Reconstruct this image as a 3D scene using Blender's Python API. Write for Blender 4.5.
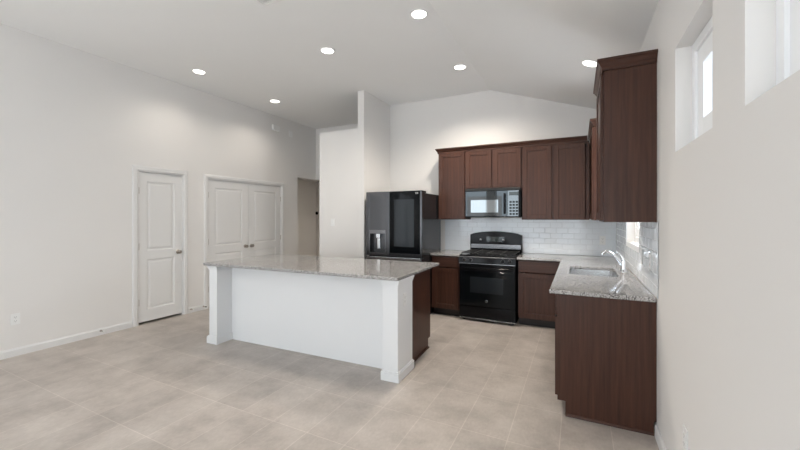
import bpy, bmesh, math, random
from mathutils import Vector, Matrix
random.seed(7)
for o in list(bpy.data.objects): bpy.data.objects.remove(o)
S = bpy.context.scene
COL = S.collection
PI = math.pi

# ------------------------------------------------------------ camera
XR, XL, YB, H = 0.467, -5.242, 5.583, 1.443
cd = bpy.data.cameras.new('camera'); cam = bpy.data.objects.new('camera', cd); COL.objects.link(cam)
cam.location = (0, 0, H); cam.rotation_euler = (PI/2, 0, 0.4606)
cd.sensor_width = 36; cd.lens = 358.35/800*36; cd.shift_y = -0.00965; cd.clip_start = 0.02
S.camera = cam
# ------------------------------------------------------------ world, lights, exposure
S.view_settings.view_transform = 'Standard'; S.view_settings.look = 'None'
S.view_settings.gamma = 1; S.view_settings.use_curve_mapping = False
S.view_settings.exposure = -0.07
w = bpy.data.worlds.new('world'); S.world = w; w.use_nodes = True
bg = w.node_tree.nodes['Background']; bg.inputs[0].default_value = (0.86, 0.93, 1, 1); bg.inputs[1].default_value = 1.1

def area(name, loc, rot, sx, sy, power, color):
    l = bpy.data.lights.new(name, 'AREA'); l.shape = 'RECTANGLE'; l.size = sx; l.size_y = sy
    l.energy = power; l.color = color
    o = bpy.data.objects.new(name, l); COL.objects.link(o); o.location = loc; o.rotation_euler = rot
    return o
# daylight lamps outside unseen rear windows, invented to give the light a source
REAR_Y = -3.6
ADDED_REAR_WINS = [(-4.95, -3.15, 0.35, 2.6), (-2.85, -0.95, 0.02, 2.6), (-0.7, 0.3, 0.35, 2.6)]
for (a, b, z0, z1) in ADDED_REAR_WINS:
    area('daylight', ((a+b)/2, REAR_Y-0.22, (z0+z1)/2), (PI/2, 0, 0), b-a, z1-z0, 11.5*(b-a)*(z1-z0), (0.86, 0.94, 1.0))
# daylight over the sink and in the high windows of the right wall; last: unseen window added to light the island side
SIDE_WINS = [(1.78, 2.37, 1.79, 2.344), (0.89, 1.48, 1.79, 2.344), (0.0, 0.59, 1.79, 2.344), (3.59, 4.47, 1.19, 2.15), (-3.1, -0.8, 0.35, 2.5)]
for (a, b, z0, z1) in SIDE_WINS:
    area('daylight', (XR+0.22, (a+b)/2, (z0+z1)/2), (0, PI/2, 0), z1-z0, b-a, (8 if a < -1 else 5 if a < 3 else 30)*(b-a)*(z1-z0), (0.78, 0.89, 1.0))

area('daylight', (XL-0.2, -2.0, 1.5), (0, -PI/2, 0), 2.2, 2.0, 8*4.4, (0.86, 0.94, 1.0))  # lamp for the added left window, behind the camera
# added sunlight through the rear glass; floor bounce behind the camera brightens the ceiling
sl = bpy.data.lights.new('bounce_sun', 'SUN'); sl.energy = 38; sl.angle = 0.02; sl.color = (0.96, 0.98, 1.0)
so = bpy.data.objects.new('bounce_sun', sl); COL.objects.link(so); so.rotation_euler = (math.radians(32), 0, math.radians(4))
# ------------------------------------------------------------ materials
def mat(name, color, rough=0.5, metal=0.0, spec=0.5, coat=0.0, emit=None, es=0):
    m = bpy.data.materials.new(name); m.use_nodes = True
    b = m.node_tree.nodes['Principled BSDF']
    b.inputs['Base Color'].default_value = (*color, 1); b.inputs['Roughness'].default_value = rough
    b.inputs['Metallic'].default_value = metal; b.inputs['Specular IOR Level'].default_value = spec
    b.inputs['Coat Weight'].default_value = coat
    if emit: b.inputs['Emission Color'].default_value = (*emit, 1); b.inputs['Emission Strength'].default_value = es
    return m
def N(m, t, **kw):
    n = m.node_tree.nodes.new(t)
    for k, v in kw.items(): setattr(n, k, v)
    return n
def L(m, a, b): m.node_tree.links.new(a, b)
def P(m): return m.node_tree.nodes['Principled BSDF']
def coords(m, scale=(1,1,1), loc=(0,0,0), kind='Object'):
    tc = N(m, 'ShaderNodeTexCoord'); mp = N(m, 'ShaderNodeMapping')
    mp.inputs['Scale'].default_value = scale; mp.inputs['Location'].default_value = loc
    L(m, tc.outputs[kind], mp.inputs[0]); return mp.outputs[0]
def ramp(m, fac, stops):
    r = N(m, 'ShaderNodeValToRGB'); L(m, fac, r.inputs[0])
    e = r.color_ramp.elements
    while len(e) < len(stops): e.new(0.5)
    for i, (p, c) in enumerate(stops): e[i].position = p; e[i].color = (*c, 1)
    return r.outputs[0]
def noise(m, vec, scale, detail=3, rough=0.5):
    n = N(m, 'ShaderNodeTexNoise'); n.inputs['Scale'].default_value = scale
    n.inputs['Detail'].default_value = detail; n.inputs['Roughness'].default_value = rough
    L(m, vec, n.inputs['Vector']); return n.outputs['Fac']
def bump(m, h, strength=0.1, dist=0.01):
    b = N(m, 'ShaderNodeBump'); b.inputs['Strength'].default_value = strength; b.inputs['Distance'].default_value = dist
    L(m, h, b.inputs['Height']); L(m, b.outputs[0], P(m).inputs['Normal'])

def paint(name, c, rough=0.6, bs=0.08, sc=180):
    m = mat(name, c, rough, spec=0.3)
    v = coords(m); n = noise(m, v, sc, 2); bump(m, n, bs, 0.003)
    n2 = noise(m, v, 1.3, 2)
    L(m, ramp(m, n2, [(0.3, tuple(x*0.985 for x in c)), (0.7, c)]), P(m).inputs['Base Color'])
    return m
M = {}
M['wall'] = paint('wall_paint', (0.785, 0.768, 0.748))
M['ceil'] = paint('ceiling_paint', (0.87, 0.87, 0.86), 0.8, 0.12, 120)
M['trim'] = paint('trim_paint', (0.76, 0.755, 0.745), 0.5, 0.01)
M['island'] = paint('island_paint', (0.80, 0.805, 0.81), 0.4, 0.02)
M['vinyl'] = mat('window_vinyl', (0.90, 0.91, 0.92), 0.35)
M['plastic'] = mat('white_plastic', (0.82, 0.82, 0.81), 0.35)
M['slot'] = mat('dark_slot', (0.05, 0.05, 0.05), 0.6)
M['rubber'] = mat('dark_rubber', (0.02, 0.02, 0.02), 0.6)
M['nickel'] = mat('satin_nickel', (0.42, 0.38, 0.34), 0.28, 1.0)
M['chrome'] = mat('chrome', (0.82, 0.83, 0.85), 0.07, 1.0)
M['steel'] = mat('brushed_steel', (0.78, 0.79, 0.80), 0.25, 1.0)
M['black'] = mat('black_enamel', (0.006, 0.006, 0.007), 0.08, spec=0.13, coat=0.0)
M['blackm'] = mat('black_matte_iron', (0.012, 0.012, 0.012), 0.5)
M['bglass'] = mat('black_glass', (0.004, 0.005, 0.006), 0.03, spec=0.16)
M['mglass'] = mat('mirror_black_glass', (0.05, 0.056, 0.06), 0.03, 0.9)
M['dsteel'] = mat('black_stainless', (0.105, 0.105, 0.11), 0.26, 0.9)
M['dside'] = mat('fridge_side_enamel', (0.030, 0.030, 0.033), 0.08, 0.4)
M['grey'] = mat('grey_plastic', (0.25, 0.25, 0.26), 0.3, 0.3)
M['silver'] = mat('silver_trim', (0.20, 0.20, 0.205), 0.25, 1.0)
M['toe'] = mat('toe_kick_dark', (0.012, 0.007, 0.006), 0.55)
M['lamp'] = mat('lamp_diffuser', (1, 1, 1), 0.5, emit=(1.0, 0.95, 0.88), es=7)
M['display'] = mat('display_dark', (0.01, 0.02, 0.02), 0.05)

def wood(name, c1, c2, axis):
    m = mat(name, c1, 0.36, spec=0.30)
    sc = {'z': (38, 38, 1.6), 'x': (1.6, 38, 38)}[axis]
    v = coords(m, sc); n = noise(m, v, 1.0, 6, 0.62)
    v2 = coords(m, tuple(s*3.2 for s in sc)); n2 = noise(m, v2, 1.0, 3, 0.5)
    mx = N(m, 'ShaderNodeMath', operation='MULTIPLY_ADD'); mx.inputs[1].default_value = 0.35
    L(m, n2, mx.inputs[0]); L(m, n, mx.inputs[2])
    L(m, ramp(m, mx.outputs[0], [(0.42, c1), (0.95, c2)]), P(m).inputs['Base Color'])
    bump(m, mx.outputs[0], 0.08, 0.002)
    return m
M['wood'] = wood('espresso_wood', (0.034, 0.0135, 0.0085), (0.088, 0.037, 0.0235), 'z')
M['woodh'] = wood('espresso_wood_horizontal', (0.034, 0.0135, 0.0085), (0.088, 0.037, 0.0235), 'x')

# polished granite
g = mat('granite', (0.5, 0.48, 0.46), 0.07, spec=0.6)
v = coords(g); vo = N(g, 'ShaderNodeTexVoronoi'); vo.inputs['Scale'].default_value = 160; L(g, v, vo.inputs['Vector'])
bw = N(g, 'ShaderNodeRGBToBW'); L(g, vo.outputs['Color'], bw.inputs[0])
c_sp = ramp(g, bw.outputs[0], [(0.18, (0.07, 0.065, 0.065)), (0.32, (0.25, 0.238, 0.228)), (0.5, (0.36, 0.348, 0.338)), (0.8, (0.50, 0.49, 0.485))])
nn = noise(g, v, 22, 4, 0.6)
mixn = N(g, 'ShaderNodeMix', data_type='RGBA', blend_type='MULTIPLY'); mixn.inputs[0].default_value = 1
L(g, c_sp, mixn.inputs[6]); L(g, ramp(g, nn, [(0.3, (0.90, 0.89, 0.88)), (0.65, (1, 1, 1))]), mixn.inputs[7])
L(g, mixn.outputs[2], P(g).inputs['Base Color'])
M['granite'] = g

# floor tile
f = mat('floor_tile', (0.5, 0.45, 0.4), 0.38, spec=0.4)
v = coords(f, (1, 1, 1), (0.104+0.305*40, -2.38+0.505*40, 0))
br = N(f, 'ShaderNodeTexBrick'); br.offset = 0.0; br.squash = 1.0
br.inputs['Scale'].default_value = 1; br.inputs['Brick Width'].default_value = 0.305; br.inputs['Row Height'].default_value = 0.505
br.inputs['Mortar Size'].default_value = 0.0035; br.inputs['Mortar Smooth'].default_value = 0.3; br.inputs['Bias'].default_value = 0
br.inputs['Color1'].default_value = (0.91, 0.91, 0.91, 1); br.inputs['Color2'].default_value = (1, 1, 1, 1); br.inputs['Mortar'].default_value = (1.15, 1.15, 1.15, 1)
L(f, v, br.inputs['Vector'])
n1 = noise(f, coords(f), 3.2, 6, 0.62); n2 = noise(f, coords(f, (2, 1, 1)), 28, 4, 0.6)
base = ramp(f, n1, [(0.32, (0.40, 0.355, 0.32)), (0.5, (0.495, 0.444, 0.402)), (0.68, (0.57, 0.517, 0.472))])
m1 = N(f, 'ShaderNodeMix', data_type='RGBA', blend_type='MULTIPLY'); m1.inputs[0].default_value = 1
L(f, base, m1.inputs[6]); L(f, br.outputs['Color'], m1.inputs[7])
m2 = N(f, 'ShaderNodeMix', data_type='RGBA', blend_type='MULTIPLY'); m2.inputs[0].default_value = 1
L(f, m1.outputs[2], m2.inputs[6]); L(f, ramp(f, n2, [(0.3, (0.89, 0.885, 0.88)), (0.7, (1, 1, 1))]), m2.inputs[7])
L(f, m2.outputs[2], P(f).inputs['Base Color'])
inv = N(f, 'ShaderNodeMath', operation='SUBTRACT'); inv.inputs[0].default_value = 1; L(f, br.outputs['Fac'], inv.inputs[1])
bump(f, inv.outputs[0], 0.4, 0.002)
M['floor'] = f
M['tile'] = mat('white_glazed_tile', (0.82, 0.85, 0.88), 0.06, spec=0.6)
M['grout'] = mat('tile_grout', (0.74, 0.755, 0.77), 0.7)
# clear pane
gl = bpy.data.materials.new('window_glass'); gl.use_nodes = True
nt = gl.node_tree; nt.nodes.clear()
o_ = nt.nodes.new('ShaderNodeOutputMaterial'); tr = nt.nodes.new('ShaderNodeBsdfTransparent'); gs = nt.nodes.new('ShaderNodeBsdfGlossy')
gs.inputs['Roughness'].default_value = 0.02; mx = nt.nodes.new('ShaderNodeMixShader'); mx.inputs[0].default_value = 0.06
nt.links.new(tr.outputs[0], mx.inputs[1]); nt.links.new(gs.outputs[0], mx.inputs[2]); nt.links.new(mx.outputs[0], o_.inputs[0])
M['glass'] = gl

# ------------------------------------------------------------ mesh helpers
def NB(): return bmesh.new()
def bx(b, x0, x1, y0, y1, z0, z1, bev=0.0, seg=2):
    x0, x1 = sorted((x0, x1)); y0, y1 = sorted((y0, y1)); z0, z1 = sorted((z0, z1))
    r = bmesh.ops.create_cube(b, size=1)
    vs = r['verts']
    for v in vs: v.co = Vector(((x0+x1)/2+v.co.x*(x1-x0), (y0+y1)/2+v.co.y*(y1-y0), (z0+z1)/2+v.co.z*(z1-z0)))
    if bev > 0:
        es = list({e for v in vs for e in v.link_edges})
        bmesh.ops.bevel(b, geom=es, offset=bev, segments=seg, affect='EDGES', profile=0.7)
    return vs
def prism(b, pts, a0, a1, axis):
    """extrude polygon pts (2D) along axis from a0 to a1"""
    def mk(p, a):
        return {'x': (a, p[0], p[1]), 'y': (p[0], a, p[1]), 'z': (p[0], p[1], a)}[axis]
    lo = [b.verts.new(mk(p, a0)) for p in pts]; hi = [b.verts.new(mk(p, a1)) for p in pts]
    n = len(pts)
    b.faces.new(lo); b.faces.new(list(reversed(hi)))
    for i in range(n): b.faces.new((lo[i], hi[i], hi[(i+1) % n], lo[(i+1) % n]))
def lathe(b, prof, center=(0,0,0), axis='z', seg=24, cap=True):
    """prof: list of (radius, height along axis)"""
    c = Vector(center); rings = []
    for r, h in prof:
        ring = []
        for i in range(seg):
            a = 2*PI*i/seg; p, q = r*math.cos(a), r*math.sin(a)
            d = {'z': (p, q, h), 'x': (h, p, q), 'y': (q, h, p)}[axis]
            ring.append(b.verts.new(c+Vector(d)))
        rings.append(ring)
    for k in range(len(rings)-1):
        for i in range(seg):
            b.faces.new((rings[k][i], rings[k][(i+1) % seg], rings[k+1][(i+1) % seg], rings[k+1][i]))
    if cap:
        b.faces.new(list(reversed(rings[0]))); b.faces.new(rings[-1])
def tube(b, pts, rad, seg=12):
    pts = [Vector(p) for p in pts]; rings = []
    if not isinstance(rad, (list, tuple)): rad = [rad]*len(pts)
    t0 = (pts[1]-pts[0]).normalized(); up = Vector((0, 0, 1)) if abs(t0.z) < 0.9 else Vector((0, 1, 0))
    nrm = t0.cross(up).normalized()
    for i, p in enumerate(pts):
        t = (pts[min(i+1, len(pts)-1)]-pts[max(i-1, 0)]).normalized()
        nrm = (nrm - t*nrm.dot(t)).normalized(); bi = t.cross(nrm)
        rings.append([b.verts.new(p+(nrm*math.cos(2*PI*k/seg)+bi*math.sin(2*PI*k/seg))*rad[i]) for k in range(seg)])
    for k in range(len(rings)-1):
        for i in range(seg):
            b.faces.new((rings[k][i], rings[k][(i+1) % seg], rings[k+1][(i+1) % seg], rings[k+1][i]))
    b.faces.new(list(reversed(rings[0]))); b.faces.new(rings[-1])
def obj(name, b, m, parent=None, smooth=False):
    bmesh.ops.recalc_face_normals(b, faces=b.faces)
    me = bpy.data.meshes.new(name); b.to_mesh(me); b.free()
    if smooth:
        for p in me.polygons: p.use_smooth = True
        me.set_sharp_from_angle(angle=math.radians(40))
    for mm in (m if isinstance(m, list) else [m]): me.materials.append(mm)
    o = bpy.data.objects.new(name, me); COL.objects.link(o)
    if parent: o.parent = parent
    return o
def tag(o, label, cat, group=None):
    o['label'] = label; o['category'] = cat
    if group: o['group'] = group
    return o
def thing(name, label, cat, loc=(0,0,0), rz=0, group=None):
    o = bpy.data.objects.new(name, None); COL.objects.link(o); o.empty_display_size = 0.1
    o.location = loc; o.rotation_euler = (0, 0, rz)
    return tag(o, label, cat, group)
def struct(name, b, m, parent=None):
    o = obj(name, b, m, parent)
    if not parent: o['kind'] = 'structure'
    return o
def sroot(name, loc=(0,0,0), rz=0):
    o = bpy.data.objects.new(name, None); COL.objects.link(o); o.location = loc; o.rotation_euler = (0,0,rz)
    o['kind'] = 'structure'; return o
def dup(root, loc, rz=None, label=None, group=None):
    r = root.copy(); COL.objects.link(r); r.location = loc
    if rz is not None: r.rotation_euler = (0, 0, rz)
    if label: r['label'] = label
    if group: r['group'] = group
    for ch in list(root.children):
        c = ch.copy(); COL.objects.link(c); c.parent = r
        for q in ch.children:
            d = q.copy(); COL.objects.link(d); d.parent = c
    return r

# ------------------------------------------------------------ the shell
FX0, FX1, FY0, FY1 = -6.8, XR+0.14, REAR_Y-0.14, 8.2
b = NB(); bx(b, FX0, FX1, FY0, FY1, -0.1, 0); struct('floor', b, M['floor'])
ZC, XK = 3.41, -1.216
SL = (ZC-2.838)/(XR-XK)
b = NB(); prism(b, [(FX0, ZC), (XK, ZC), (FX1, ZC-SL*(FX1-XK)), (FX1, ZC+0.2), (FX0, ZC+0.2)], FY0, FY1, 'y')
struct('ceiling', b, M['ceil'])

def wall_y(b, x0, x1, ya, yb_, z1, holes):
    """wall slab running along y with holes (y0,y1,z0,z1)"""
    hs = sorted(holes); y = ya
    for (a, c, z0, z2) in hs:
        if a > y: bx(b, x0, x1, y, a, 0, z1)
        if z0 > 0: bx(b, x0, x1, a, c, 0, z0)
        if z2 < z1: bx(b, x0, x1, a, c, z2, z1)
        y = c
    if y < yb_: bx(b, x0, x1, y, yb_, 0, z1)
def wall_x(b, y0, y1, xa, xb, z1, holes):
    hs = sorted(holes); x = xa
    for (a, c, z0, z2) in hs:
        if a > x: bx(b, x, a, y0, y1, 0, z1)
        if z0 > 0: bx(b, a, c, y0, y1, 0, z0)
        if z2 < z1: bx(b, a, c, y0, y1, z2, z1)
        x = c
    if x < xb: bx(b, x, xb, y0, y1, 0, z1)
D1 = (2.715, 3.335, 0, 2.07); D2 = (3.72, 5.30, 0, 2.06); HY = 6.33
ADDED_LWIN = (-3.0, -1.0, 0.4, 2.6)  # unseen window, added to throw light on the right wall
b = NB(); wall_y(b, XL-0.12, XL, FY0, HY, ZC, [ADDED_LWIN, D1, D2, (5.753, HY, 0, 2.28)]); struct('wall_left', b, M['wall'])
b = NB(); wall_y(b, XR, XR+0.14, FY0, FY1, 2.79, SIDE_WINS); bx(b, XR, XR+0.01, FY0, FY1, 2.79, 2.838)
struct('wall_right', b, M['wall'])
b = NB(); prism(b, [(-3.08, 0), (XR, 0), (XR, ZC-SL*(XR-XK)), (XK, ZC), (-3.08, ZC)], YB, YB+0.12, 'y'); struct('wall_back', b, M['wall'])
b = NB(); wall_x(b, REAR_Y-0.14, REAR_Y, XL, XR, 2.838, ADDED_REAR_WINS)
prism(b, [(XL, 2.838), (XR, 2.838), (XK, ZC), (XL, ZC)], REAR_Y-0.14, REAR_Y, 'y'); struct('wall_rear', b, M['wall'])
# full-height fin beside the fridge, and the lower pantry partition next to it
b = NB(); bx(b, -3.08, -2.962, 4.72, YB, 0, ZC); struct('wall_fin', b, M['wall'])
b = NB(); bx(b, -3.83, -3.08, 4.72, YB+0.12, 0, 2.836, 0.004); struct('wall_pantry', b, M['wall'])
# foyer and hall beyond
b = NB(); bx(b, XL, -4.2, HY, HY+0.12, 2.28, ZC); bx(b, -4.2, -1.2, HY, HY+0.12, 0, ZC); struct('wall_foyer', b, M['wall'])
b = NB(); bx(b, -1.32, -1.2, YB+0.12, HY, 0, ZC); struct('wall_foyer_side', b, M['wall'])
b = NB(); bx(b, -6.8, -6.7, 5.4, 8.2, 0, ZC); bx(b, -6.7, -3.4, 8.1, 8.2, 0, ZC); bx(b, -3.4, -3.3, HY+0.12, 8.2, 0, ZC)
bx(b, -6.7, XL-0.12, 5.35, 5.45, 0, ZC); bx(b, -6.7, XL-0.12, HY, 8.1, 2.45, 2.55)
struct('wall_hall', b, M['wall'])
# unseen shell added behind the doors to block outside light
b = NB(); bx(b, -6.1, -6.0, 2.5, 5.35, 0, 2.4); bx(b, -6.0, XL-0.12, 2.5, 2.6, 0, 2.4); bx(b, -6.1, XL-0.12, 2.5, 5.35, 2.4, 2.5)
struct('wall_light_block', b, M['wall'])

# baseboards
BH = 0.083
def base_prof(): return [(0, 0), (0.014, 0), (0.014, BH-0.018), (0.008, BH-0.006), (0.006, BH), (0, BH)]
b = NB()
for (a, c) in [(REAR_Y, 2.648), (3.402, 3.655), (5.365, 5.753)]:
    prism(b, [(XL+p, q) for p, q in base_prof()], a, c, 'y')
struct('baseboard_left', b, M['trim'])
b = NB(); prism(b, [(XR-p, q) for p, q in base_prof()], REAR_Y, 2.858, 'y'); struct('baseboard_right', b, M['trim'])
b = NB(); prism(b, [(4.72-p, q) for p, q in base_prof()], -3.844, -2.948, 'x')
prism(b, [(-3.83-p, q) for p, q in base_prof()], 4.706, YB+0.12, 'y'); prism(b, [(-2.962+p, q) for p, q in base_prof()], 4.706, YB, 'y')
struct('baseboard_pantry', b, M['trim'])
b = NB(); prism(b, [(REAR_Y+p, q) for p, q in base_prof()], XL, -2.6, 'x'); struct('baseboard_rear', b, M['trim'])

# ------------------------------------------------------------ left wall doors
def slab_mesh(w_, h_, th=0.035):
    """two-panel moulded door, local x = thickness (front +x), y = width, z = up"""
    b = NB(); st = 0.105 if w_ < 0.7 else 0.12
    zs = [(0.16, 0.84), (0.96, h_-0.12)]
    # stiles and rails
    bx(b, -th, 0, 0, st, 0, h_); bx(b, -th, 0, w_-st, w_, 0, h_)
    bx(b, -th, 0, st, w_-st, 0, zs[0][0]); bx(b, -th, 0, st, w_-st, zs[0][1], zs[1][0]); bx(b, -th, 0, st, w_-st, zs[1][1], h_)
    for z0, z1 in zs:
        y0, y1 = st, w_-st
        loops = [(0, 0.0), (0.012, -0.011), (0.028, -0.011), (0.045, -0.003)]
        prev = None
        for ins, dx in loops:
            ring = [b.verts.new((dx, y, z)) for y, z in ((y0+ins, z0+ins), (y1-ins, z0+ins), (y1-ins, z1-ins), (y0+ins, z1-ins))]
            if prev:
                for i in range(4): b.faces.new((prev[i], prev[(i+1) % 4], ring[(i+1) % 4], ring[i]))
            prev = ring
        b.faces.new(prev)
        bx(b, -th, -th+0.008, y0, y1, z0, z1)
    return b
def knob(parent, x, y, z, d=1):
    b = NB(); lathe(b, [(0.029, 0), (0.031, 0.004), (0.026, 0.009), (0.012, 0.012), (0.010, 0.026), (0.017, 0.033), (0.026, 0.041), (0.0275, 0.050), (0.022, 0.060), (0.008, 0.064)], (x, y, z), 'x', 24)
    o = obj('door_knob', b, M['nickel'], parent, True); o['label'] = 'satin nickel round knob'; return o
def casing(parent, y0, y1, z1, w_=0.062):
    b = NB()
    prof = [(0, 0), (0.011, 0), (0.017, 0.012), (0.017, w_-0.014), (0.010, w_), (0, w_)]
    # left and right legs, mitred head
    for s, yy in ((-1, y0), (1, y1)):
        lo = [(p, yy+s*(q)) for p, q in prof]
        va = [b.verts.new((XL+p, y, 0)) for p, y in lo]
        vb = [b.verts.new((XL+p, yy+s*q, z1+q)) for p, q in prof]
        n = len(lo); b.faces.new(va); b.faces.new(list(reversed(vb)))
        for i in range(n): b.faces.new((va[i], vb[i], vb[(i+1) % n], va[(i+1) % n]))
    va = [b.verts.new((XL+p, y0-q, z1+q)) for p, q in prof]; vb = [b.verts.new((XL+p, y1+q, z1+q)) for p, q in prof]
    n = len(prof); b.faces.new(va); b.faces.new(list(reversed(vb)))
    for i in range(n): b.faces.new((va[i], vb[i], vb[(i+1) % n], va[(i+1) % n]))
    obj('casing', b, M['trim'], parent)
    b = NB(); bx(b, XL-0.12, XL+0.002, y0-0.001, y0+0.014, 0, z1); bx(b, XL-0.12, XL+0.002, y1-0.014, y1+0.001, 0, z1); bx(b, XL-0.12, XL+0.002, y0+0.014, y1-0.014, z1-0.014, z1+0.001)
    obj('jamb', b, M['trim'], parent)
def hinge(parent, y, z):
    b = NB(); tube(b, [(XL-0.004, y, z-0.045), (XL-0.004, y, z+0.045)], 0.006, 10)
    obj('hinge', b, M['nickel'], parent, True)
d1 = sroot('door_1'); casing(d1, D1[0], D1[1], D1[3])
w1 = D1[1]-D1[0]-0.034
o = obj('door_slab', slab_mesh(w1, D1[3]-0.018-0.030), M['trim'], d1); o.location = (XL-0.012, D1[0]+0.017, 0.030)
knob(d1, XL-0.012, D1[1]-0.075, 0.94)
for z in (0.3, 1.05, 1.8): hinge(d1, D1[0]+0.017, z)
d2 = sroot('door_2'); casing(d2, D2[0], D2[1], D2[3])
w2 = (D2[1]-D2[0]-0.038)/2
for k in range(2):
    o = obj('door_slab', slab_mesh(w2, D2[3]-0.018-0.022), M['trim'], d2); o.location = (XL-0.012, D2[0]+0.017+k*(w2+0.004), 0.022)
mid = D2[0]+0.017+w2+0.002
knob(d2, XL-0.012, mid-0.065, 0.935); knob(d2, XL-0.012, mid+0.065, 0.935)
for y in (D2[0]+0.017, D2[1]-0.017):
    for z in (0.3, 1.05, 1.8): hinge(d2, y, z)
# spring door stops on the baseboard
def door_stop(y, label):
    t = thing('door_stop', label, 'door stop', (XL+0.014, y, 0.055), 0, 'door stops on the baseboard')
    b = NB(); lathe(b, [(0.012, 0), (0.012, 0.004), (0.006, 0.008)], (0, 0, 0), 'x', 16); obj('base', b, M['nickel'], t, True)
    b = NB(); pts = [(0.006+0.05*i/96, 0.0055*math.cos(i*2*PI/12), 0.0055*math.sin(i*2*PI/12)) for i in range(97)]
    tube(b, pts, 0.0014, 6); obj('spring', b, M['nickel'], t, True)
    b = NB(); lathe(b, [(0.008, 0.055), (0.009, 0.058), (0.009, 0.070), (0.006, 0.074)], (0, 0, 0), 'x', 16)
    obj('tip', b, M['rubber'] if 'dark' in label else M['plastic'], t, True)
    return t
door_stop(2.30, 'spring door stop on the left wall baseboard, nearest the camera')
door_stop(3.44, 'spring door stop just right of the single door')
door_stop(3.64, 'spring door stop with dark tip beside the double door, behind the island corner')

# ------------------------------------------------------------ windows
def side_window(name, y0, y1, z0, z1):
    r = sroot(name)
    xf = XR+0.070; fw = 0.05
    def ring(nm, i, x0, x1, fw):
        b = NB(); a, c, d, e = y0+i, y1-i, z0+i, z1-i
        bx(b, x0, x1, a, a+fw, d, e, 0.003); bx(b, x0, x1, c-fw, c, d, e, 0.003)
        bx(b, x0, x1, a+fw, c-fw, d, d+fw, 0.003); bx(b, x0, x1, a+fw, c-fw, e-fw, e, 0.003)
        obj(nm, b, M['vinyl'], r)
    ring('window_frame', 0.001, xf, XR+0.135, fw); ring('sash', fw+0.001, xf+0.012, xf+0.045, 0.09)
    b = NB(); i = fw+0.088; bx(b, xf+0.028, xf+0.034, y0+i, y1-i, z0+i, z1-i); obj('pane', b, M['glass'], r)
for k, wn in enumerate(SIDE_WINS): side_window('window_%d' % (k+1 if k < 4 else 8), *wn)  # last one is the added window behind the camera
def added_rear_window(name, x0, x1, z0, z1, nv):
    r = sroot(name); y = REAR_Y-0.08; fw = 0.05
    b = NB(); bx(b, x0+.001, x0+fw, y-0.04, y, z0, z1); bx(b, x1-fw, x1-.001, y-0.04, y, z0, z1)
    bx(b, x0+fw, x1-fw, y-0.04, y, z0+.001, z0+fw); bx(b, x0+fw, x1-fw, y-0.04, y, z1-fw, z1-.001)
    for i in range(1, nv):
        xx = x0+(x1-x0)*i/nv; bx(b, xx-0.04, xx+0.04, y-0.04, y, z0+fw, z1-fw)
    obj('window_frame', b, M['vinyl'], r)
    b = NB(); bx(b, x0+fw, x1-fw, y-0.03, y-0.025, z0+fw, z1-fw); obj('pane', b, M['glass'], r)
r = sroot('window_9'); b = NB(); a, c, z0, z1 = ADDED_LWIN
bx(b, XL-0.1, XL-0.05, a, a+0.05, z0, z1); bx(b, XL-0.1, XL-0.05, c-0.05, c, z0, z1); bx(b, XL-0.1, XL-0.05, a+0.05, c-0.05, z0, z0+0.05); bx(b, XL-0.1, XL-0.05, a+0.05, c-0.05, z1-0.05, z1); bx(b, XL-0.1, XL-0.05, (a+c)/2-0.03, (a+c)/2+0.03, z0+0.05, z1-0.05)
obj('window_frame', b, M['vinyl'], r)
b = NB(); bx(b, XL-0.08, XL-0.075, a+0.05, c-0.05, z0+0.05, z1-0.05); obj('pane', b, M['glass'], r)
for k, (a, c, z0, z1) in enumerate(ADDED_REAR_WINS): added_rear_window('window_%d' % (k+5), a, c, z0, z1, 2 if k < 2 else 1)

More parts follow.
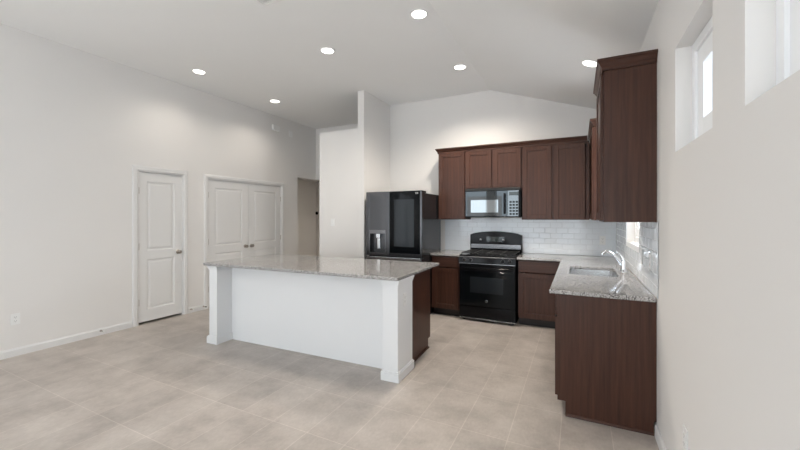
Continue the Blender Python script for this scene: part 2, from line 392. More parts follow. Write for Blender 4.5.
# ------------------------------------------------------------ backsplash tile (trim of the back and right walls)
ZU = 1.41; CT = 0.914
def tiles(name, plane, u0, u1, z0, z1, skip=None, clips=None):
    """plane 'y': wall at YB facing -y, u = x.  plane 'x': wall at XR facing -x, u = y"""
    b = NB(); tw, th, gp = 0.152, 0.076, 0.003
    row = 0; z = z0
    while z < z1-0.004:
        zt = min(z+th-gp, z1); u = u0-(tw/2 if row % 2 else 0)
        while u < u1-0.004:
            a, c = max(u, u0), min(u+tw-gp, u1)
            if c-a > 0.006:
                segs = [(a, c)]
                if skip:
                    s0, s1, sz0, sz1 = skip
                    if zt > sz0 and z < sz1:
                        segs = [s for s in ((a, min(c, s0)), (max(a, s1), c)) if s[1]-s[0] > 0.006]
                for (p, q) in segs:
                    zz1 = zt; zz0 = z
                    ta, tb = random.uniform(-0.0009, 0.0009), random.uniform(-0.0006, 0.0006)
                    d0 = 0.007
                    e = 0.0022
                    outer = [(p, zz0), (q, zz0), (q, zz1), (p, zz1)]; inner = [(p+e, zz0+e), (q-e, zz0+e), (q-e, zz1-e), (p+e, zz1-e)]
                    dep = [d0+ta*sx+tb*sz for sx, sz in ((-1, -1), (1, -1), (1, 1), (-1, 1))]
                    def pt(uv, d):
                        return (uv[0], YB-d, uv[1]) if plane == 'y' else (XR-d, uv[0], uv[1])
                    vo_ = [b.verts.new(pt(p_, 0.0045)) for p_ in outer]; vi = [b.verts.new(pt(p_, d_)) for p_, d_ in zip(inner, dep)]
                    vb = [b.verts.new(pt(p_, 0.001)) for p_ in outer]
                    b.faces.new(vi)
                    for i in range(4):
                        b.faces.new((vo_[i], vo_[(i+1) % 4], vi[(i+1) % 4], vi[i])); b.faces.new((vb[i], vb[(i+1) % 4], vo_[(i+1) % 4], vo_[i]))
            u += tw
        z += th; row += 1
    r = sroot(name); obj('tile_field', b, M['tile'], r)
    b = NB()
    def slab(a, c, d, e):
        if plane == 'y': bx(b, a, c, YB-0.004, YB-0.0002, d, e)
        else: bx(b, XR-0.004, XR-0.0002, a, c, d, e)
    if skip:
        s0, s1, sz0, sz1 = skip
        slab(u0, s0, z0, z1); slab(s1, u1, z0, z1); slab(s0, s1, z0, min(sz0, z1))
    else: slab(u0, u1, z0, z1)
    obj('grout', b, M['grout'], r)
tiles('trim_1', 'y', -1.945, XR-0.008, CT+0.001, ZU+0.02)
tiles('trim_2', 'x', 2.815, YB-0.008, CT+0.001, ZU, skip=(3.588, 4.472, 1.189, 3))

# ------------------------------------------------------------ cabinets (local: front plane y=0 facing -y, body to +y, x to the right)
def shaker(w_, h_, th=0.020, rail=0.058):
    b = NB(); 
    rail = min(rail, w_*0.3, h_*0.3)
    for (x0, x1, z0, z1) in ((0, rail, 0, h_), (w_-rail, w_, 0, h_), (rail, w_-rail, 0, rail), (rail, w_-rail, h_-rail, h_)):
        bx(b, x0, x1, -th, 0, z0, z1, 0.0018, 1)
    # stepped inner edge and flat recessed panel
    s = 0.008
    for (x0, x1, z0, z1) in ((rail, rail+s, rail, h_-rail), (w_-rail-s, w_-rail, rail, h_-rail), (rail+s, w_-rail-s, rail, rail+s), (rail+s, w_-rail-s, h_-rail-s, h_-rail)):
        bx(b, x0, x1, -th+0.005, -0.002, z0, z1)
    bx(b, rail+s, w_-rail-s, -0.011, -0.002, rail+s, h_-rail-s)
    return b
def add_door(parent, x0, x1, z0, z1):
    o = obj('cabinet_door', shaker(x1-x0, z1-z0), M['wood'], parent); o.location = (x0, 0, z0); return o
def add_drawer(parent, x0, x1, z0, z1):
    b = NB(); bx(b, 0, x1-x0, -0.02, 0, 0, z1-z0, 0.004, 2)
    o = obj('drawer_front', b, M['woodh'], parent); o.location = (x0, 0, z0); return o
def carcass(parent, w_, d_, z0, z1, top=True, mid=None):
    b = NB(); t = 0.016
    if mid: bx(b, mid-0.028, mid+0.028, 0.001, 0.02, z0+0.036, z1-0.046)
    bx(b, 0, t, 0.001, d_, z0, z1); bx(b, w_-t, w_, 0.001, d_, z0, z1)
    bx(b, t, w_-t, 0.001, d_, z0, z0+t); bx(b, t, w_-t, d_-t, d_, z0+t, z1)
    if top: bx(b, t, w_-t, 0.001, d_-t, z1-t, z1)
    # face frame
    f_ = 0.036
    bx(b, t, f_, 0.001, 0.02, z0+t, z1-(t if top else 0)); bx(b, w_-f_, w_-t, 0.001, 0.02, z0+t, z1-(t if top else 0))
    bx(b, f_, w_-f_, 0.001, 0.02, z1-f_-0.01, z1-(t if top else 0)); bx(b, f_, w_-f_, 0.001, 0.02, z0+t, z0+f_)
    return obj('carcass', b, M['wood'], parent)
def base_cab(label, loc, rz, w_, d_=0.59, doors=1, drawer=True, group='base cabinets'):
    t = thing('base_cabinet', label, 'cabinet', loc, rz, group)
    carcass(t, w_, d_, 0.105, 0.883, top=False)
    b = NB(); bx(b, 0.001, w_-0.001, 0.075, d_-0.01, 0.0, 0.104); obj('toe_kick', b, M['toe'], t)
    zt = 0.862; r = 0.012
    if drawer:
        if doors == 2 and w_ > 0.8:
            add_drawer(t, r, w_/2-0.004, 0.72, zt); add_drawer(t, w_/2+0.004, w_-r, 0.72, zt)
        else: add_drawer(t, r, w_-r, 0.72, zt)
        zd = 0.705
    else: zd = zt
    if doors == 1: add_door(t, r, w_-r, 0.118, zd)
    elif doors == 2: add_door(t, r, w_/2-0.003, 0.118, zd); add_door(t, w_/2+0.003, w_-r, 0.118, zd)
    return t
def wall_cab(label, loc, rz, w_, h_, d_=0.305, doors=1, z0=None, dw=None):
    t = thing('wall_cabinet', label, 'cabinet', loc, rz, 'wall cabinets')
    carcass(t, w_, d_, 0, h_, mid=(dw or w_)/2 if doors == 2 else None)
    r = 0.010; W = dw or w_
    if doors == 1: add_door(t, r, W-r, 0.010, h_-0.018)
    else: add_door(t, r, W/2-0.016, 0.010, h_-0.018); add_door(t, W/2+0.016, W-r, 0.010, h_-0.018)
    return t
YU = YB-0.310                       # front plane of back-wall uppers
ZT = 2.44
wall_cab('narrow single-door dark wall cabinet directly above the fridge side counter, left of microwave', (-1.945, YU, ZU), 0, 0.428, ZT-ZU, 0.308)
wall_cab('short two-door dark wall cabinet mounted over the microwave', (-1.515, YU, 1.862), 0, 0.808, ZT-1.862, 0.308, 2)
wall_cab('wide two-door dark wall cabinet right of the microwave', (-0.705, YU, ZU), 0, 0.84, ZT-ZU, 0.308, 2, dw=0.80)
XU = XR-0.305
wall_cab('dark corner wall cabinet on the right wall beyond the sink window', (XU, YB-0.004, ZU), -PI/2, YB-0.004-4.53, ZT+0.03-ZU, 0.303, 1, dw=YB-0.004-4.53)
t = wall_cab('large dark wall cabinet on the right wall, nearest the camera, with wide bare end panel', (XU, 3.50, ZU), -PI/2, 0.62, ZT+0.03-ZU, 0.303, 1)
b = NB(); bx(b, 0.62, 0.640, -0.001, 0.3035, 0, ZT+0.03-ZU); obj('end_panel', b, M['wood'], t)

def crown(name, label, segs, up=0.0):
    """segs: mitred polyline of (x,y) outer cabinet faces; offset direction to the left-hand normal"""
    t = NB(); prof = [(0.0, 0.0), (0.012, 0.0), (0.012, 0.022), (0.020, 0.030), (0.034, 0.054), (0.042, 0.060), (0.042, 0.075), (0.0, 0.075)]
    n = len(segs); rings = []
    for i, p in enumerate(segs):
        p = Vector(p)
        def nrm(a, c):
            d = (Vector(c)-Vector(a)).normalized(); return Vector((d.y, -d.x))
        if i == 0: m_ = nrm(segs[0], segs[1])
        elif i == n-1: m_ = nrm(segs[-2], segs[-1])
        else:
            n1_, n2_ = nrm(segs[i-1], segs[i]), nrm(segs[i], segs[i+1]); m_ = (n1_+n2_); m_ = m_/(m_.dot(n1_))
        rings.append([t.verts.new((p.x+m_.x*a, p.y+m_.y*a, ZT+up-0.012+h)) for a, h in prof])
    k = len(prof)
    for r in range(n-1):
        for i in range(k): t.faces.new((rings[r][i], rings[r+1][i], rings[r+1][(i+1) % k], rings[r][(i+1) % k]))
    t.faces.new(list(reversed(rings[0]))); t.faces.new(rings[-1])
    o = obj(name, t, M['woodh']); return tag(o, label, 'crown moulding', 'cabinet crown mouldings')
fy = YU-0.0005; fx = XU-0.0005
crown('crown_molding', 'dark stepped crown moulding capping the back wall cabinets', [(-1.9455, YB-0.002), (-1.9455, fy), (fx-0.05, fy)])
crown('crown_molding', 'dark crown moulding on the corner wall cabinet beyond the sink window', [(fx, YB-0.05), (fx, 4.5295), (XR-0.002, 4.5295)], 0.03)
crown('crown_molding', 'dark crown moulding on the near right wall cabinet', [(XR-0.002, 3.50), (fx, 3.50), (fx, 2.8595), (XR-0.002, 2.8595)], 0.03)

# base cabinets, back wall
YF = YB-0.60
base_cab('dark base cabinet between the fridge and the range', (-1.945, YF, 0), 0, 0.42, 0.598, 1)
base_cab('dark base cabinet between the range and the peninsula', (-0.715, YF, 0), 0, 0.545, 0.598, 1)
# right-wall run (faces the kitchen, -x)
XF = XR-0.600
base_cab('near end cabinet of the sink run, its plain wood side facing the camera', (XF, 3.49, 0), -PI/2, 0.585, 0.598, 1)
base_cab('two-door sink base cabinet on the right wall run', (XF, 4.40, 0), -PI/2, 0.908, 0.598, 2)
base_cab('blind corner base cabinet beyond the sink', (XF, 4.975, 0), -PI/2, 0.573, 0.598, 1)
# wood end panel with toe notch
b = NB(); prism(b, [(XF-0.001, 0.105), (XF+0.052, 0.105), (XF+0.052, 0.0), (XR-0.016, 0.0), (XR-0.016, 0.09), (XR-0.001, 0.09), (XR-0.001, 0.883), (XF-0.001, 0.883)], 2.871, 2.9045, 'y')
e_ = obj('end_panel', b, M['wood']); tag(e_, 'large dark wood end panel closing the sink run beside the right wall', 'cabinet panel')
b = NB(); prism(b, [(2.861, 0), (2.8705, 0), (2.8705, 0.02), (2.865, 0.018)], XF+0.052, XR-0.016, 'x')
q = obj('shoe_molding', b, M['woodh'], e_)

# ------------------------------------------------------------ countertops
def slab_top(name, outline, hole, label, z0=0.884, z1=0.914):
    b = NB(); bev = 0.004
    def ringv(pts, z): return [b.verts.new((x, y, z)) for x, y in pts]
    def inset(pts, d):
        n = len(pts); out = []
        for i in range(n):
            p0, p1, p2 = Vector(pts[i-1]), Vector(pts[i]), Vector(pts[(i+1) % n])
            d1_, d2_ = (p1-p0).normalized(), (p2-p1).normalized(); n1_, n2_ = Vector((-d1_.y, d1_.x)), Vector((-d2_.y, d2_.x))
            m_ = n1_+n2_; m_ = m_/m_.dot(n1_); out.append(tuple(p1+m_*d))
        return out
    def shell(pts, inward):
        rs = [ringv(inset(pts, inward*bev), z0), ringv(pts, z0+bev), ringv(pts, z1-bev), ringv(inset(pts, inward*bev), z1)]
        for k in range(3):
            for i in range(len(pts)): b.faces.new((rs[k][i], rs[k][(i+1) % len(pts)], rs[k+1][(i+1) % len(pts)], rs[k+1][i]))
        return rs[0], rs[3]
    lo, hi = shell(outline, 1)
    if hole:
        hl, hh = shell(hole, -1)
        for o_, h_ in ((lo, hl), (hi, hh)):
            es = []
            for ring in (o_, h_):
                for i in range(len(ring)):
                    e = b.edges.get((ring[i], ring[(i+1) % len(ring)])); es.append(e)
            bmesh.ops.triangle_fill(b, use_beauty=True, edges=es)
    else: b.faces.new(lo); b.faces.new(hi)
    o = obj(name, b, M['granite']); return tag(o, label, 'countertop', 'granite countertops')
XE = XR-0.655; YE = YB-0.648; YN = 2.848
def rrect(x0, x1, y0, y1, r, n=5):
    pts = []
    for cx, cy, a0 in ((x1-r, y0+r, -PI/2), (x1-r, y1-r, 0), (x0+r, y1-r, PI/2), (x0+r, y0+r, PI)):
        for i in range(n+1): a = a0+PI/2*i/n; pts.append((cx+r*math.cos(a), cy+r*math.sin(a)))
    return pts
SX0, SX1, SY0, SY1 = -0.075, 0.335, 3.69, 4.33
slab_top('countertop', [(XE, YN), (XR-0.009, YN), (XR-0.009, YB-0.009), (-0.724, YB-0.009), (-0.724, YE), (XE, YE)], rrect(SX0, SX1, SY0, SY1, 0.06),
         'L-shaped grey speckled granite countertop holding the sink')
slab_top('countertop', [(-1.947, YE), (-1.512, YE), (-1.512, YB-0.009), (-1.947, YB-0.009)], None, 'small grey granite countertop between fridge and range')
IX0, IX1, IY0, IY1 = -3.825, -1.380, 2.735, 3.85
ITOP = slab_top('countertop', [(IX0, IY0), (IX1, IY0), (IX1, IY1), (IX0, IY1)], None, 'large rectangular grey granite island countertop', 0.896, 0.926)

# ------------------------------------------------------------ sink and faucet
t = thing('kitchen_sink', 'stainless steel undermount sink set in the granite near the right wall', 'sink', ((SX0+SX1)/2, (SY0+SY1)/2, 0))
b = NB(); cx, cy = (SX0+SX1)/2, (SY0+SY1)/2
def rr(dx, r, z): return [b.verts.new((x-cx, y-cy, z)) for x, y in rrect(SX0-dx, SX1+dx, SY0-dx, SY1+dx, max(r, 0.01))]
rs = [rr(0.018, 0.07, 0.8835), rr(-0.001, 0.058, 0.8835), rr(-0.004, 0.055, 0.80), rr(-0.012, 0.05, 0.70), rr(-0.04, 0.03, 0.685)]
for k in range(len(rs)-1):
    n = len(rs[k])
    for i in range(n): b.faces.new((rs[k][i], rs[k][(i+1) % n], rs[k+1][(i+1) % n], rs[k+1][i]))
b.faces.new(rs[-1]); obj('bowl', b, M['steel'], t, True)
b = NB(); lathe(b, [(0.045, 0.686), (0.043, 0.689), (0.03, 0.688), (0.01, 0.6865)], (0, 0, 0), 'z', 24); obj('drain', b, M['chrome'], t, True)
t = thing('kitchen_faucet', 'chrome single-lever faucet with low arched spout behind the sink', 'faucet', (0.395, 4.06, CT))
b = NB(); lathe(b, [(0.031, 0.0), (0.031, 0.006), (0.026, 0.012), (0.023, 0.04), (0.023, 0.095), (0.021, 0.108), (0.010, 0.114)], (0,0,0), 'z', 24); obj('body', b, M['chrome'], t, True)
ctl = [(0.0, 0.055), (-0.03, 0.098), (-0.06, 0.140), (-0.09, 0.172), (-0.12, 0.190), (-0.148, 0.192), (-0.170, 0.180), (-0.182, 0.160)]
b = NB(); tube(b, [(x, 0, z) for x, z in ctl], [0.016, 0.0155, 0.015, 0.014, 0.013, 0.013, 0.014, 0.015], 16); obj('spout', b, M['chrome'], t, True)
b = NB(); tube(b, [(0.0, 0, 0.106), (-0.004, 0, 0.130), (-0.026, 0.0, 0.165), (-0.062, 0.0, 0.200)], [0.013, 0.011, 0.008, 0.006], 12); obj('lever', b, M['chrome'], t, True)

# ------------------------------------------------------------ outlets, switches
def plate(label, loc, rz, kind='outlet', w_=0.072, h_=0.117):
    """front faces local -y"""
    t = thing('wall_'+kind if kind != 'cover' else 'wall_plate', label, {'outlet': 'outlet', 'switch': 'light switch', 'cover': 'wall plate'}[kind], loc, rz, 'outlets and switches')
    b = NB(); bx(b, -w_/2, w_/2, -0.006, 0, -h_/2, h_/2, 0.0025, 2); obj('cover_plate', b, M['plastic'], t)
    if kind == 'outlet':
        for dz in (-0.0195, 0.0195):
            b = NB(); bx(b, -0.017, 0.017, -0.0085, -0.0055, dz-0.014, dz+0.014, 0.001, 1); s = obj('socket', b, M['plastic'], t)
            b = NB(); bx(b, -0.0085, -0.0065, -0.0088, -0.0084, dz-0.003, dz+0.007); bx(b, 0.0065, 0.0085, -0.0088, -0.0084, dz-0.003, dz+0.006)
            lathe(b, [(0.0025, -0.0088), (0.0025, -0.0084)], (0, 0, dz-0.008), 'y', 10); obj('slots', b, M['slot'], s)
    elif kind == 'switch':
        b = NB(); bx(b, -0.0165, 0.0165, -0.009, -0.0055, -0.033, 0.033, 0.0012, 1); obj('rocker', b, M['plastic'], t)
    return t
plate('white outlet low on the left wall at the picture edge', (XL, 1.56, 0.385), PI/2)
plate('white outlet low on the right wall in the foreground', (XR, 2.16, 0.37), -PI/2)
plate('white light switch on the partition wall left of the fridge', (-3.56, 4.72, 1.36), 0, 'switch')
plate('white outlet on the tiled right wall nearest the camera', (XR-0.0085, 3.03, 1.13), -PI/2)
plate('white outlet on the tiled wall beside the sink window', (XR-0.0085, 3.42, 1.13), -PI/2)
plate('white outlet on the back wall tiles near the kitchen corner', (0.30, YB-0.0085, 1.13), 0)
# small fixtures high on left wall
t = thing('door_chime', 'small white box high on the left wall near the ceiling', 'door chime', (XL, 5.13, 3.165), PI/2)
b = NB(); bx(b, -0.085, 0.085, -0.045, 0, -0.05, 0.05, 0.008, 2); obj('cover', b, M['plastic'], t)
b = NB()
for k in range(4): bx(b, -0.06, 0.06, -0.0455, -0.0445, -0.03+k*0.018, -0.024+k*0.018)
obj('grille', b, M['wall'], t)
plate('small flat white plate high on the left wall right of the chime box', (XL, 5.55, 3.14), PI/2, 'cover', 0.1, 0.12)
t = thing('thermostat', 'small dark round thermostat on the dim hall wall', 'thermostat', (-6.66, 8.1, 1.56), 0)
b = NB(); lathe(b, [(0.045, 0.0), (0.045, -0.018), (0.038, -0.024)], (0, 0, 0), 'y', 24); obj('disc', b, M['black'], t, True)
l = bpy.data.lights.new('hall_fill', 'POINT'); l.energy = 32; l.color = (1.0, 0.9, 0.78); l.shadow_soft_size = 0.12  # unseen fill light added to brighten the hall
lo = bpy.data.objects.new('hall_fill', l); COL.objects.link(lo); lo.location = (-4.6, 7.2, 3.1)

# ------------------------------------------------------------ island
PY = 2.79
t = thing('kitchen_island', 'white panelled kitchen island with end posts, dark cabinets behind', 'kitchen island', (0, 0, 0))
PX0, PX1 = -3.795, -1.405
for (a, c) in ((PX0, PX0+0.125), (PX1-0.15, PX1)):
    s = -1 if a < -3 else 1
    b = NB(); bx(b, a, c, PY, 3.12, 0, 0.895, 0.002, 1); p_ = obj('post', b, M['island'], t)
    b = NB()
    for z0, z1, e in ((0.840, 0.858, 0.006), (0.858, 0.878, 0.013), (0.878, 0.8955, 0.020)):
        bx(b, a-e, c+e, PY-e, 3.12, z0, z1, 0.002, 1)
    obj('post_cap', b, M['island'], p_)
    b = NB()
    for z0, z1, e in ((0, 0.075, 0.014), (0.075, 0.088, 0.008)):
        bx(b, a-e*(1 if s > 0 else 2), c+e, PY-e, 3.12+(e if s > 0 else 0), z0, z1, 0.002, 1)
    obj('post_base', b, M['island'], p_)
b = NB(); bx(b, PX0+0.125, PX1-0.15, 2.99, 3.12, 0, 0.895); obj('front_panel', b, M['island'], t)
# cabinets on the kitchen side
cab0, cab1 = PX0+0.02, -1.455
b = NB(); bx(b, cab0, cab1-0.018, 3.121, 3.755, 0.105, 0.895); obj('cabinet_body', b, M['wood'], t)
b = NB(); prism(b, [(3.121, 0), (3.69, 0), (3.69, 0.105), (3.756, 0.105), (3.756, 0.895), (3.121, 0.895)], cab1-0.018, cab1, 'x'); q = obj('end_panel', b, M['wood'], t); q['label'] = 'dark wood end panel'
b = NB(); prism(b, [(3.121, 0), (3.70, 0), (3.70, 0.014), (3.121, 0.014)], cab1, cab1+0.012, 'x'); obj('shoe_molding', b, M['woodh'], t)
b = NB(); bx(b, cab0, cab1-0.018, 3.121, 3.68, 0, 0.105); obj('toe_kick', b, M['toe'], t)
n = 4; wd = (cab1-cab0)/n
for k in range(n):
    x1 = cab1-0.005-k*wd; x0 = x1-wd+0.008
    o = obj('cabinet_door', shaker(x1-x0, 0.585), M['wood'], t); o.location = (x1, 3.756, 0.118); o.rotation_euler = (0, 0, PI)
    b = NB(); bx(b, 0, x1-x0, -0.02, 0, 0, 0.142, 0.004, 2); o = obj('drawer_front', b, M['woodh'], t); o.location = (x1, 3.756, 0.72); o.rotation_euler = (0, 0, PI)
io = plate('white outlet on the side of the island post facing right', (PX1, 2.93, 0.70), PI/2)
ANG = math.radians(1.8); piv = Vector((PX1, PY, 0)); RM = Matrix.Rotation(ANG, 4, 'Z')
for o in (t, ITOP, io):
    o.location = piv+RM @ (Vector(o.location)-piv); o.rotation_euler.z += ANG

# ------------------------------------------------------------ refrigerator
RX0, RX1, RY = -2.862, -1.951, 4.62
t = thing('refrigerator', 'black stainless refrigerator with ice dispenser and dark glass right door', 'refrigerator', (0, 0, 0))
b = NB(); bx(b, RX0+0.004, RX1-0.004, RY+0.075, 5.40, 0.03, 1.79, 0.006, 2); obj('body', b, M['dside'], t)
b = NB(); bx(b, RX0+0.02, RX1-0.02, RY+0.09, 5.35, 0.0, 0.03); obj('feet_base', b, M['blackm'], t)
def rbox(x0, x1, z0, z1, y0, y1, nm, m, par=None, bev=0.012):
    b = NB(); bx(b, x0, x1, y0, y1, z0, z1, bev, 3); return obj(nm, b, m, par or t, True)
XM = RX0+0.398
fl = NB()
# left door with recess for the dispenser
dx0, dx1, dz0, dz1 = RX0+0.055, XM-0.062, 0.905, 1.255
bx(fl, RX0, dx0, RY, RY+0.07, 0.875, 1.82, 0.006); bx(fl, dx1, XM-0.002, RY, RY+0.07, 0.875, 1.82, 0.006)
bx(fl, dx0, dx1, RY, RY+0.07, dz1, 1.82); bx(fl, dx0, dx1, RY, RY+0.07, 0.875, dz0); bx(fl, dx0, dx1, RY+0.062, RY+0.07, dz0, dz1)
ld = obj('left_door', fl, M['dsteel'], t)
dp = NB(); bx(dp, dx0, dx1, RY-0.004, RY+0.004, dz1-0.055, dz1, 0.002); bx(dp, dx0, dx0+0.012, RY-0.004, RY+0.004, dz0, dz1-0.055); bx(dp, dx1-0.012, dx1, RY-0.004, RY+0.004, dz0, dz1-0.055); bx(dp, dx0+0.012, dx1-0.012, RY-0.004, RY+0.055, dz0, dz0+0.018)
obj('dispenser_frame', dp, M['silver'], ld)
dp = NB(); bx(dp, (dx0+dx1)/2-0.03, (dx0+dx1)/2+0.03, RY+0.012, RY+0.05, dz1-0.12, dz1-0.056, 0.004); bx(dp, (dx0+dx1)/2-0.022, (dx0+dx1)/2+0.022, RY+0.035, RY+0.05, dz0+0.07, dz1-0.125, 0.004)
obj('dispenser_spout', dp, M['steel'], ld)
rd = rbox(XM+0.002, RX1, 0.875, 1.82, RY, RY+0.07, 'right_door', M['dsteel'], None, 0.006)
rbox(XM+0.006, RX1-0.03, 0.925, 1.814, RY-0.006, RY, 'glass_panel', M['bglass'], rd, 0.002)
b = NB(); bx(b, XM+0.075, RX1-0.12, RY-0.0075, RY-0.0055, 1.02, 1.70, 0.001, 1)
M['smoke'] = mat('smoked_inner_glass', (0.016, 0.019, 0.022), 0.06, spec=0.17)
obj('viewing_window', b, M['smoke'], rd)
# hinge covers
for hx in (RX0+0.05, RX1-0.05):
    b = NB(); bx(b, hx-0.04, hx+0.04, RY+0.03, RY+0.18, 1.791, 1.822, 0.006); obj('hinge_cover', b, M['blackm'], t)
# freezer drawers
for z0, z1 in ((0.43, 0.862), (0.06, 0.42)):
    dr = rbox(RX0, RX1, z0, z1, RY, RY+0.07, 'freezer_drawer', M['dsteel'], None, 0.006)
    b = NB(); bx(b, RX0+0.02, RX1-0.02, RY-0.006, RY+0.004, z1-0.036, z1-0.002, 0.003); q = obj('grip', b, M['steel'], dr)
def text(name, body, size, loc, rot, m, parent, depth=0.0006):
    c = bpy.data.curves.new(name, 'FONT'); c.body = body; c.size = size; c.extrude = depth; c.align_x = 'CENTER'; c.align_y = 'CENTER'
    tmp = bpy.data.objects.new(name, c); COL.objects.link(tmp)
    me = bpy.data.meshes.new_from_object(tmp.evaluated_get(bpy.context.evaluated_depsgraph_get()))
    bpy.data.objects.remove(tmp); me.materials.clear(); me.materials.append(m)
    o = bpy.data.objects.new(name, me); COL.objects.link(o); o.location = loc; o.rotation_euler = rot
    if parent: o.parent = parent
    return o
text('logo', 'LG', 0.034, (RX1-0.075, RY-0.0068, 1.785), (PI/2, 0, 0), M['plastic'], rd)

# ------------------------------------------------------------ gas range
GX0, GX1, GY = -1.503, -0.733, 4.905
t = thing('gas_range', 'black freestanding gas range with arched backguard between base cabinets', 'range', (0, 0, 0))
b = NB(); bx(b, GX0+0.002, GX1-0.002, GY+0.045, YB-0.02, 0.03, 0.895, 0.003, 1)
for x in (GX0+0.05, GX1-0.05):
    for y in (GY+0.09, YB-0.1): lathe(b, [(0.018, 0.0), (0.018, 0.03)], (x, y, 0), 'z', 12)
obj('body', b, M['black'], t)
b = NB(); bx(b, GX0, GX1, GY+0.02, YB-0.09, 0.896, 0.918, 0.005, 2); obj('cooktop', b, M['black'], t)
# sloped control panel
b = NB(); prism(b, [(GY+0.044, 0.80), (GY-0.004, 0.80), (GY+0.010, 0.895), (GY+0.022, 0.905), (GY+0.044, 0.905)], GX0, GX1, 'x'); cp = obj('control_panel', b, M['black'], t)
b = NB(); prism(b, [(GY+0.0, 0.80), (GY-0.0055, 0.8), (GY-0.0048, 0.806), (GY+0.0, 0.806)], GX0+0.004, GX1-0.004, 'x'); prism(b, [(GY+0.007, 0.888), (GY+0.011, 0.889), (GY+0.016, 0.899), (GY+0.012, 0.899)], GX0+0.004, GX1-0.004, 'x')
obj('trim_strip', b, M['silver'], cp)
for kx in (0.075, 0.165, 0.605, 0.695):
    b = NB(); lathe(b, [(0.024, 0.0), (0.024, -0.006), (0.019, -0.010), (0.017, -0.028), (0.014, -0.031)], (0, 0, 0), 'y', 24); bx(b, -0.004, 0.004, -0.038, -0.028, -0.016, 0.016, 0.0015)
    k_ = obj('knob', b, M['black'], t, True); k_.location = (GX0+kx, GY+0.004, 0.85); k_.rotation_euler = (math.radians(-8), 0, 0)
    b = NB(); lathe(b, [(0.027, 0.0), (0.027, -0.003), (0.0245, -0.004)], (0, 0, 0), 'y', 24); q = obj('bezel', b, M['silver'], k_, True)
# oven door
b = NB(); bx(b, GX0+0.004, GX1-0.004, GY, GY+0.042, 0.215, 0.792, 0.006, 2); od = obj('oven_door', b, M['black'], t)
b = NB(); bx(b, GX0+0.02, GX1-0.02, GY-0.003, GY+0.001, 0.235, 0.70, 0.001, 1); obj('oven_glass', b, M['bglass'], od)
b = NB(); bx(b, GX0+0.16, GX1-0.16, GY-0.0042, GY-0.0028, 0.40, 0.62, 0.0005, 1); obj('oven_window', b, M['smoke'], od)
b = NB(); tube(b, [(GX0+0.05, GY-0.042, 0.745), (GX1-0.05, GY-0.042, 0.745)], 0.011, 14)
for x in (GX0+0.07, GX1-0.07): tube(b, [(x, GY+0.002, 0.745), (x, GY-0.042, 0.745)], 0.009, 10)
obj('handle', b, M['black'], od, True)
b = NB(); lathe(b, [(0.019, 0.0), (0.019, -0.002), (0.016, -0.0032)], ((GX0+GX1)/2, GY-0.003, 0.295), 'y', 24); bd = obj('badge', b, M['silver'], od, True)
text('emblem', 'GE', 0.016, ((GX0+GX1)/2, GY-0.0066, 0.295), (PI/2, 0, 0), M['black'], od, 0.0004)
# storage drawer
b = NB(); bx(b, GX0+0.004, GX1-0.004, GY+0.002, GY+0.042, 0.045, 0.205, 0.006, 2); dr = obj('storage_drawer', b, M['black'], t)
b = NB(); bx(b, GX0+0.22, GX1-0.22, GY-0.004, GY+0.003, 0.155, 0.175, 0.003, 2); obj('drawer_grip', b, M['black'], dr)
b = NB(); bx(b, GX0+0.004, GX1-0.004, GY-0.001, GY+0.01, 0.030, 0.044, 0.002, 1); obj('bottom_strip', b, M['silver'], t)
# burners and grates
for (x, y) in ((0.19, 0.16), (0.58, 0.16), (0.19, 0.43), (0.58, 0.43)):
    b = NB(); lathe(b, [(0.045, 0.0), (0.045, 0.006), (0.032, 0.008), (0.032, 0.016), (0.008, 0.018)], (GX0+x, GY+y, 0.918), 'z', 24); obj('burner', b, M['blackm'], t, True)
for x0 in (0.03, 0.395):
    b = NB(); x1 = x0+0.345; z = 0.946; r = 0.0055
    X0, X1, Y0, Y1 = GX0+x0, GX0+x1, GY+0.04, GY+0.555
    for p, q in (((X0, Y0), (X1, Y0)), ((X1, Y0), (X1, Y1)), ((X1, Y1), (X0, Y1)), ((X0, Y1), (X0, Y0)), ((X0, (Y0+Y1)/2), (X1, (Y0+Y1)/2)), (((X0+X1)/2, Y0), ((X0+X1)/2, Y1)), ((X0, Y0+0.12), (X1, Y0+0.12)), ((X0, Y1-0.125), (X1, Y1-0.125))):
        tube(b, [(*p, z), (*q, z)], r, 8)
    for p in ((X0, Y0), (X1, Y0), (X0, Y1), (X1, Y1)): tube(b, [(*p, 0.918), (*p, z)], r, 8)
    obj('grate', b, M['blackm'], t)
# backguard with arched top
b = NB(); pts = [(GX0, 0.90), (GX1, 0.90)]
W = GX1-GX0
for i in range(13):
    u = i/12; pts.append((GX1-W*u, 1.185+0.045*math.sin(PI*u)**0.8 if 0 < u < 1 else 1.175))
prism(b, pts, YB-0.085, YB-0.012, 'y'); bg_ = obj('backguard', b, M['black'], t)
b = NB(); bx(b, GX0+0.012, GX1-0.012, YB-0.098, YB-0.0855, 0.965, 1.035, 0.005, 2); obj('vent_trim', b, M['silver'], bg_)
b = NB(); bx(b, GX0+0.25, GX1-0.25, YB-0.088, YB-0.0845, 1.07, 1.15, 0.001, 1); obj('clock_display', b, M['display'], bg_)
for x in (GX0+0.16, GX1-0.27):  # silver discs shaped as the ceiling lights' reflections on the backguard
    b = NB(); lathe(b, [(0.022, 0), (0.02, -0.008), (0.008, -0.012)], (x, YB-0.085, 1.10), 'y', 20); obj('disc', b, M['silver'], bg_, True)

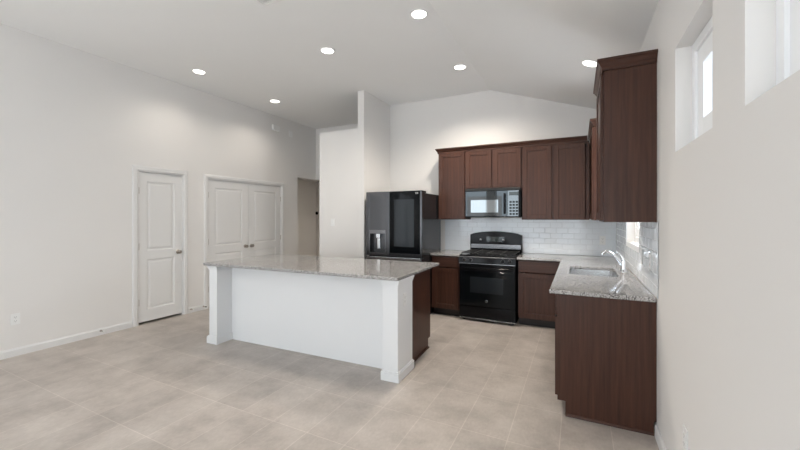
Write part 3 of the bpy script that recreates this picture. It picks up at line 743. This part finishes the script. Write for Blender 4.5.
# ------------------------------------------------------------ microwave
MX0, MX1, MY, MZ0, MZ1 = -1.490, -0.711, YB-0.415, 1.442, 1.858
t = thing('microwave', 'black glossy over-the-range microwave under the short cabinet', 'microwave', (0, 0, 0))
b = NB(); bx(b, MX0, MX1, MY+0.035, YB-0.012, MZ0, MZ1, 0.004, 1); obj('body', b, M['black'], t)
xs = MX1-0.175
b = NB(); bx(b, MX0, xs-0.002, MY, MY+0.034, MZ0+0.012, MZ1-0.035, 0.006, 2); dd = obj('microwave_door', b, M['mglass'], t)
M['mwin'] = mat('microwave_window_screen', (0.24, 0.26, 0.27), 0.04, 0.9)
M['mpan'] = mat('microwave_panel_gloss', (0.11, 0.12, 0.125), 0.04, 0.9)
M['mframe'] = mat('microwave_window_frame', (0.01, 0.012, 0.012), 0.08, spec=0.5)
b = NB(); a0, a1, c0, c1 = MX0+0.085, xs-0.125, MZ0+0.07, MZ1-0.165; fw = 0.05
bx(b, a0-fw, a1+fw, MY-0.004, MY+0.001, c1, c1+fw, 0.001, 1); bx(b, a0-fw, a1+fw, MY-0.004, MY+0.001, c0-fw, c0, 0.001, 1); bx(b, a0-fw, a0, MY-0.004, MY+0.001, c0, c1, 0.001, 1); bx(b, a1, a1+fw, MY-0.004, MY+0.001, c0, c1, 0.001, 1)
obj('window_surround', b, M['mframe'], dd)
b = NB(); bx(b, a0, a1, MY-0.002, MY+0.001, c0, c1); obj('door_window', b, M['mwin'], dd)
b = NB(); tube(b, [(xs-0.035, MY-0.035, MZ0+0.05), (xs-0.035, MY-0.035, MZ1-0.08)], 0.011, 12)
for z in (MZ0+0.07, MZ1-0.10): tube(b, [(xs-0.035, MY+0.002, z), (xs-0.035, MY-0.035, z)], 0.008, 8)
obj('handle', b, M['black'], dd, True)
b = NB(); bx(b, xs+0.001, MX1-0.02, MY, MY+0.034, MZ0+0.012, MZ1-0.035, 0.006, 2); cp = obj('control_panel', b, M['mpan'], t)
b = NB(); bx(b, xs+0.025, MX1-0.025, MY-0.002, MY+0.001, MZ1-0.11, MZ1-0.06); obj('display', b, M['display'], cp)
b = NB()
for i in range(3):
    for j in range(5): bx(b, xs+0.03+i*0.042, xs+0.06+i*0.042, MY-0.0015, MY+0.001, MZ0+0.035+j*0.042, MZ0+0.060+j*0.042, 0.0005, 1)
obj('keypad', b, M['bglass'], cp)
b = NB(); bx(b, MX0, MX1, MY, MY+0.034, MZ1-0.033, MZ1, 0.003, 1)
for i in range(1, 30): bx(b, MX0+i*0.0262, MX0+i*0.0262+0.012, MY-0.0015, MY, MZ1-0.026, MZ1-0.008)
obj('vent_grille', b, M['blackm'], t)

# ------------------------------------------------------------ ceiling fixtures
def downlight(x, y, z, label, tilt=0.0, power=30):
    t = thing('recessed_light', label, 'ceiling light', (x, y, z), 0, 'recessed ceiling lights')
    t.rotation_euler = (0, tilt, 0)
    b = NB(); lathe(b, [(0.092, 0.0), (0.092, -0.004), (0.078, -0.009), (0.070, -0.004), (0.070, 0.0)], (0, 0, 0), 'z', 32, cap=False); obj('trim_ring', b, M['plastic'], t, True)
    b = NB(); lathe(b, [(0.0705, -0.002), (0.069, -0.0045)], (0, 0, 0), 'z', 32); obj('diffuser', b, M['lamp'], t, True)
    l = bpy.data.lights.new('downlight', 'SPOT'); l.energy = power*2.2; l.color = (1.0, 0.91, 0.80); l.spot_size = math.radians(150); l.spot_blend = 0.9; l.shadow_soft_size = 0.06
    lo = bpy.data.objects.new('downlight', l); COL.objects.link(lo); lo.parent = t; lo.location = (0, 0, -0.07)
    return t
downlight(-4.579, 3.126, ZC, 'recessed light nearest the left wall and the single door, leftmost in the photo', 0, 11)
downlight(-4.589, 4.491, ZC, 'small far recessed light above the double door area', 0, 11)
downlight(-2.645, 3.406, ZC, 'recessed light over the middle of the island', 0, 22)
downlight(-1.377, 3.188, ZC, 'largest recessed light, at top centre of the picture')
downlight(-1.381, 4.551, ZC, 'recessed light in front of the back wall cabinets', 0, 76)
downlight(0.112, 3.993, ZC-SL*(0.112-XK), 'recessed light on the sloped ceiling beside the near wall cabinet', math.atan(SL), 26)
vx, vy = -2.62, 2.43
t = thing('ceiling_vent', 'white slatted air vent on the ceiling at the top edge', 'vent', (vx+0.18, vy-0.13, ZC))
b = NB(); 
for (x0, x1, y0, y1) in ((-0.18, 0.18, -0.13, -0.10), (-0.18, 0.18, 0.10, 0.13), (-0.18, -0.15, -0.10, 0.10), (0.15, 0.18, -0.10, 0.10)): bx(b, x0, x1, y0, y1, -0.010, 0, 0.002, 1)
obj('frame', b, M['plastic'], t)
b = NB()
for k in range(9): prism(b, [(-0.095+k*0.0215, -0.008), (-0.093+k*0.0215, -0.009), (-0.078+k*0.0215, -0.001), (-0.080+k*0.0215, 0.0)], -0.15, 0.15, 'x')
obj('slats', b, M['plastic'], t)
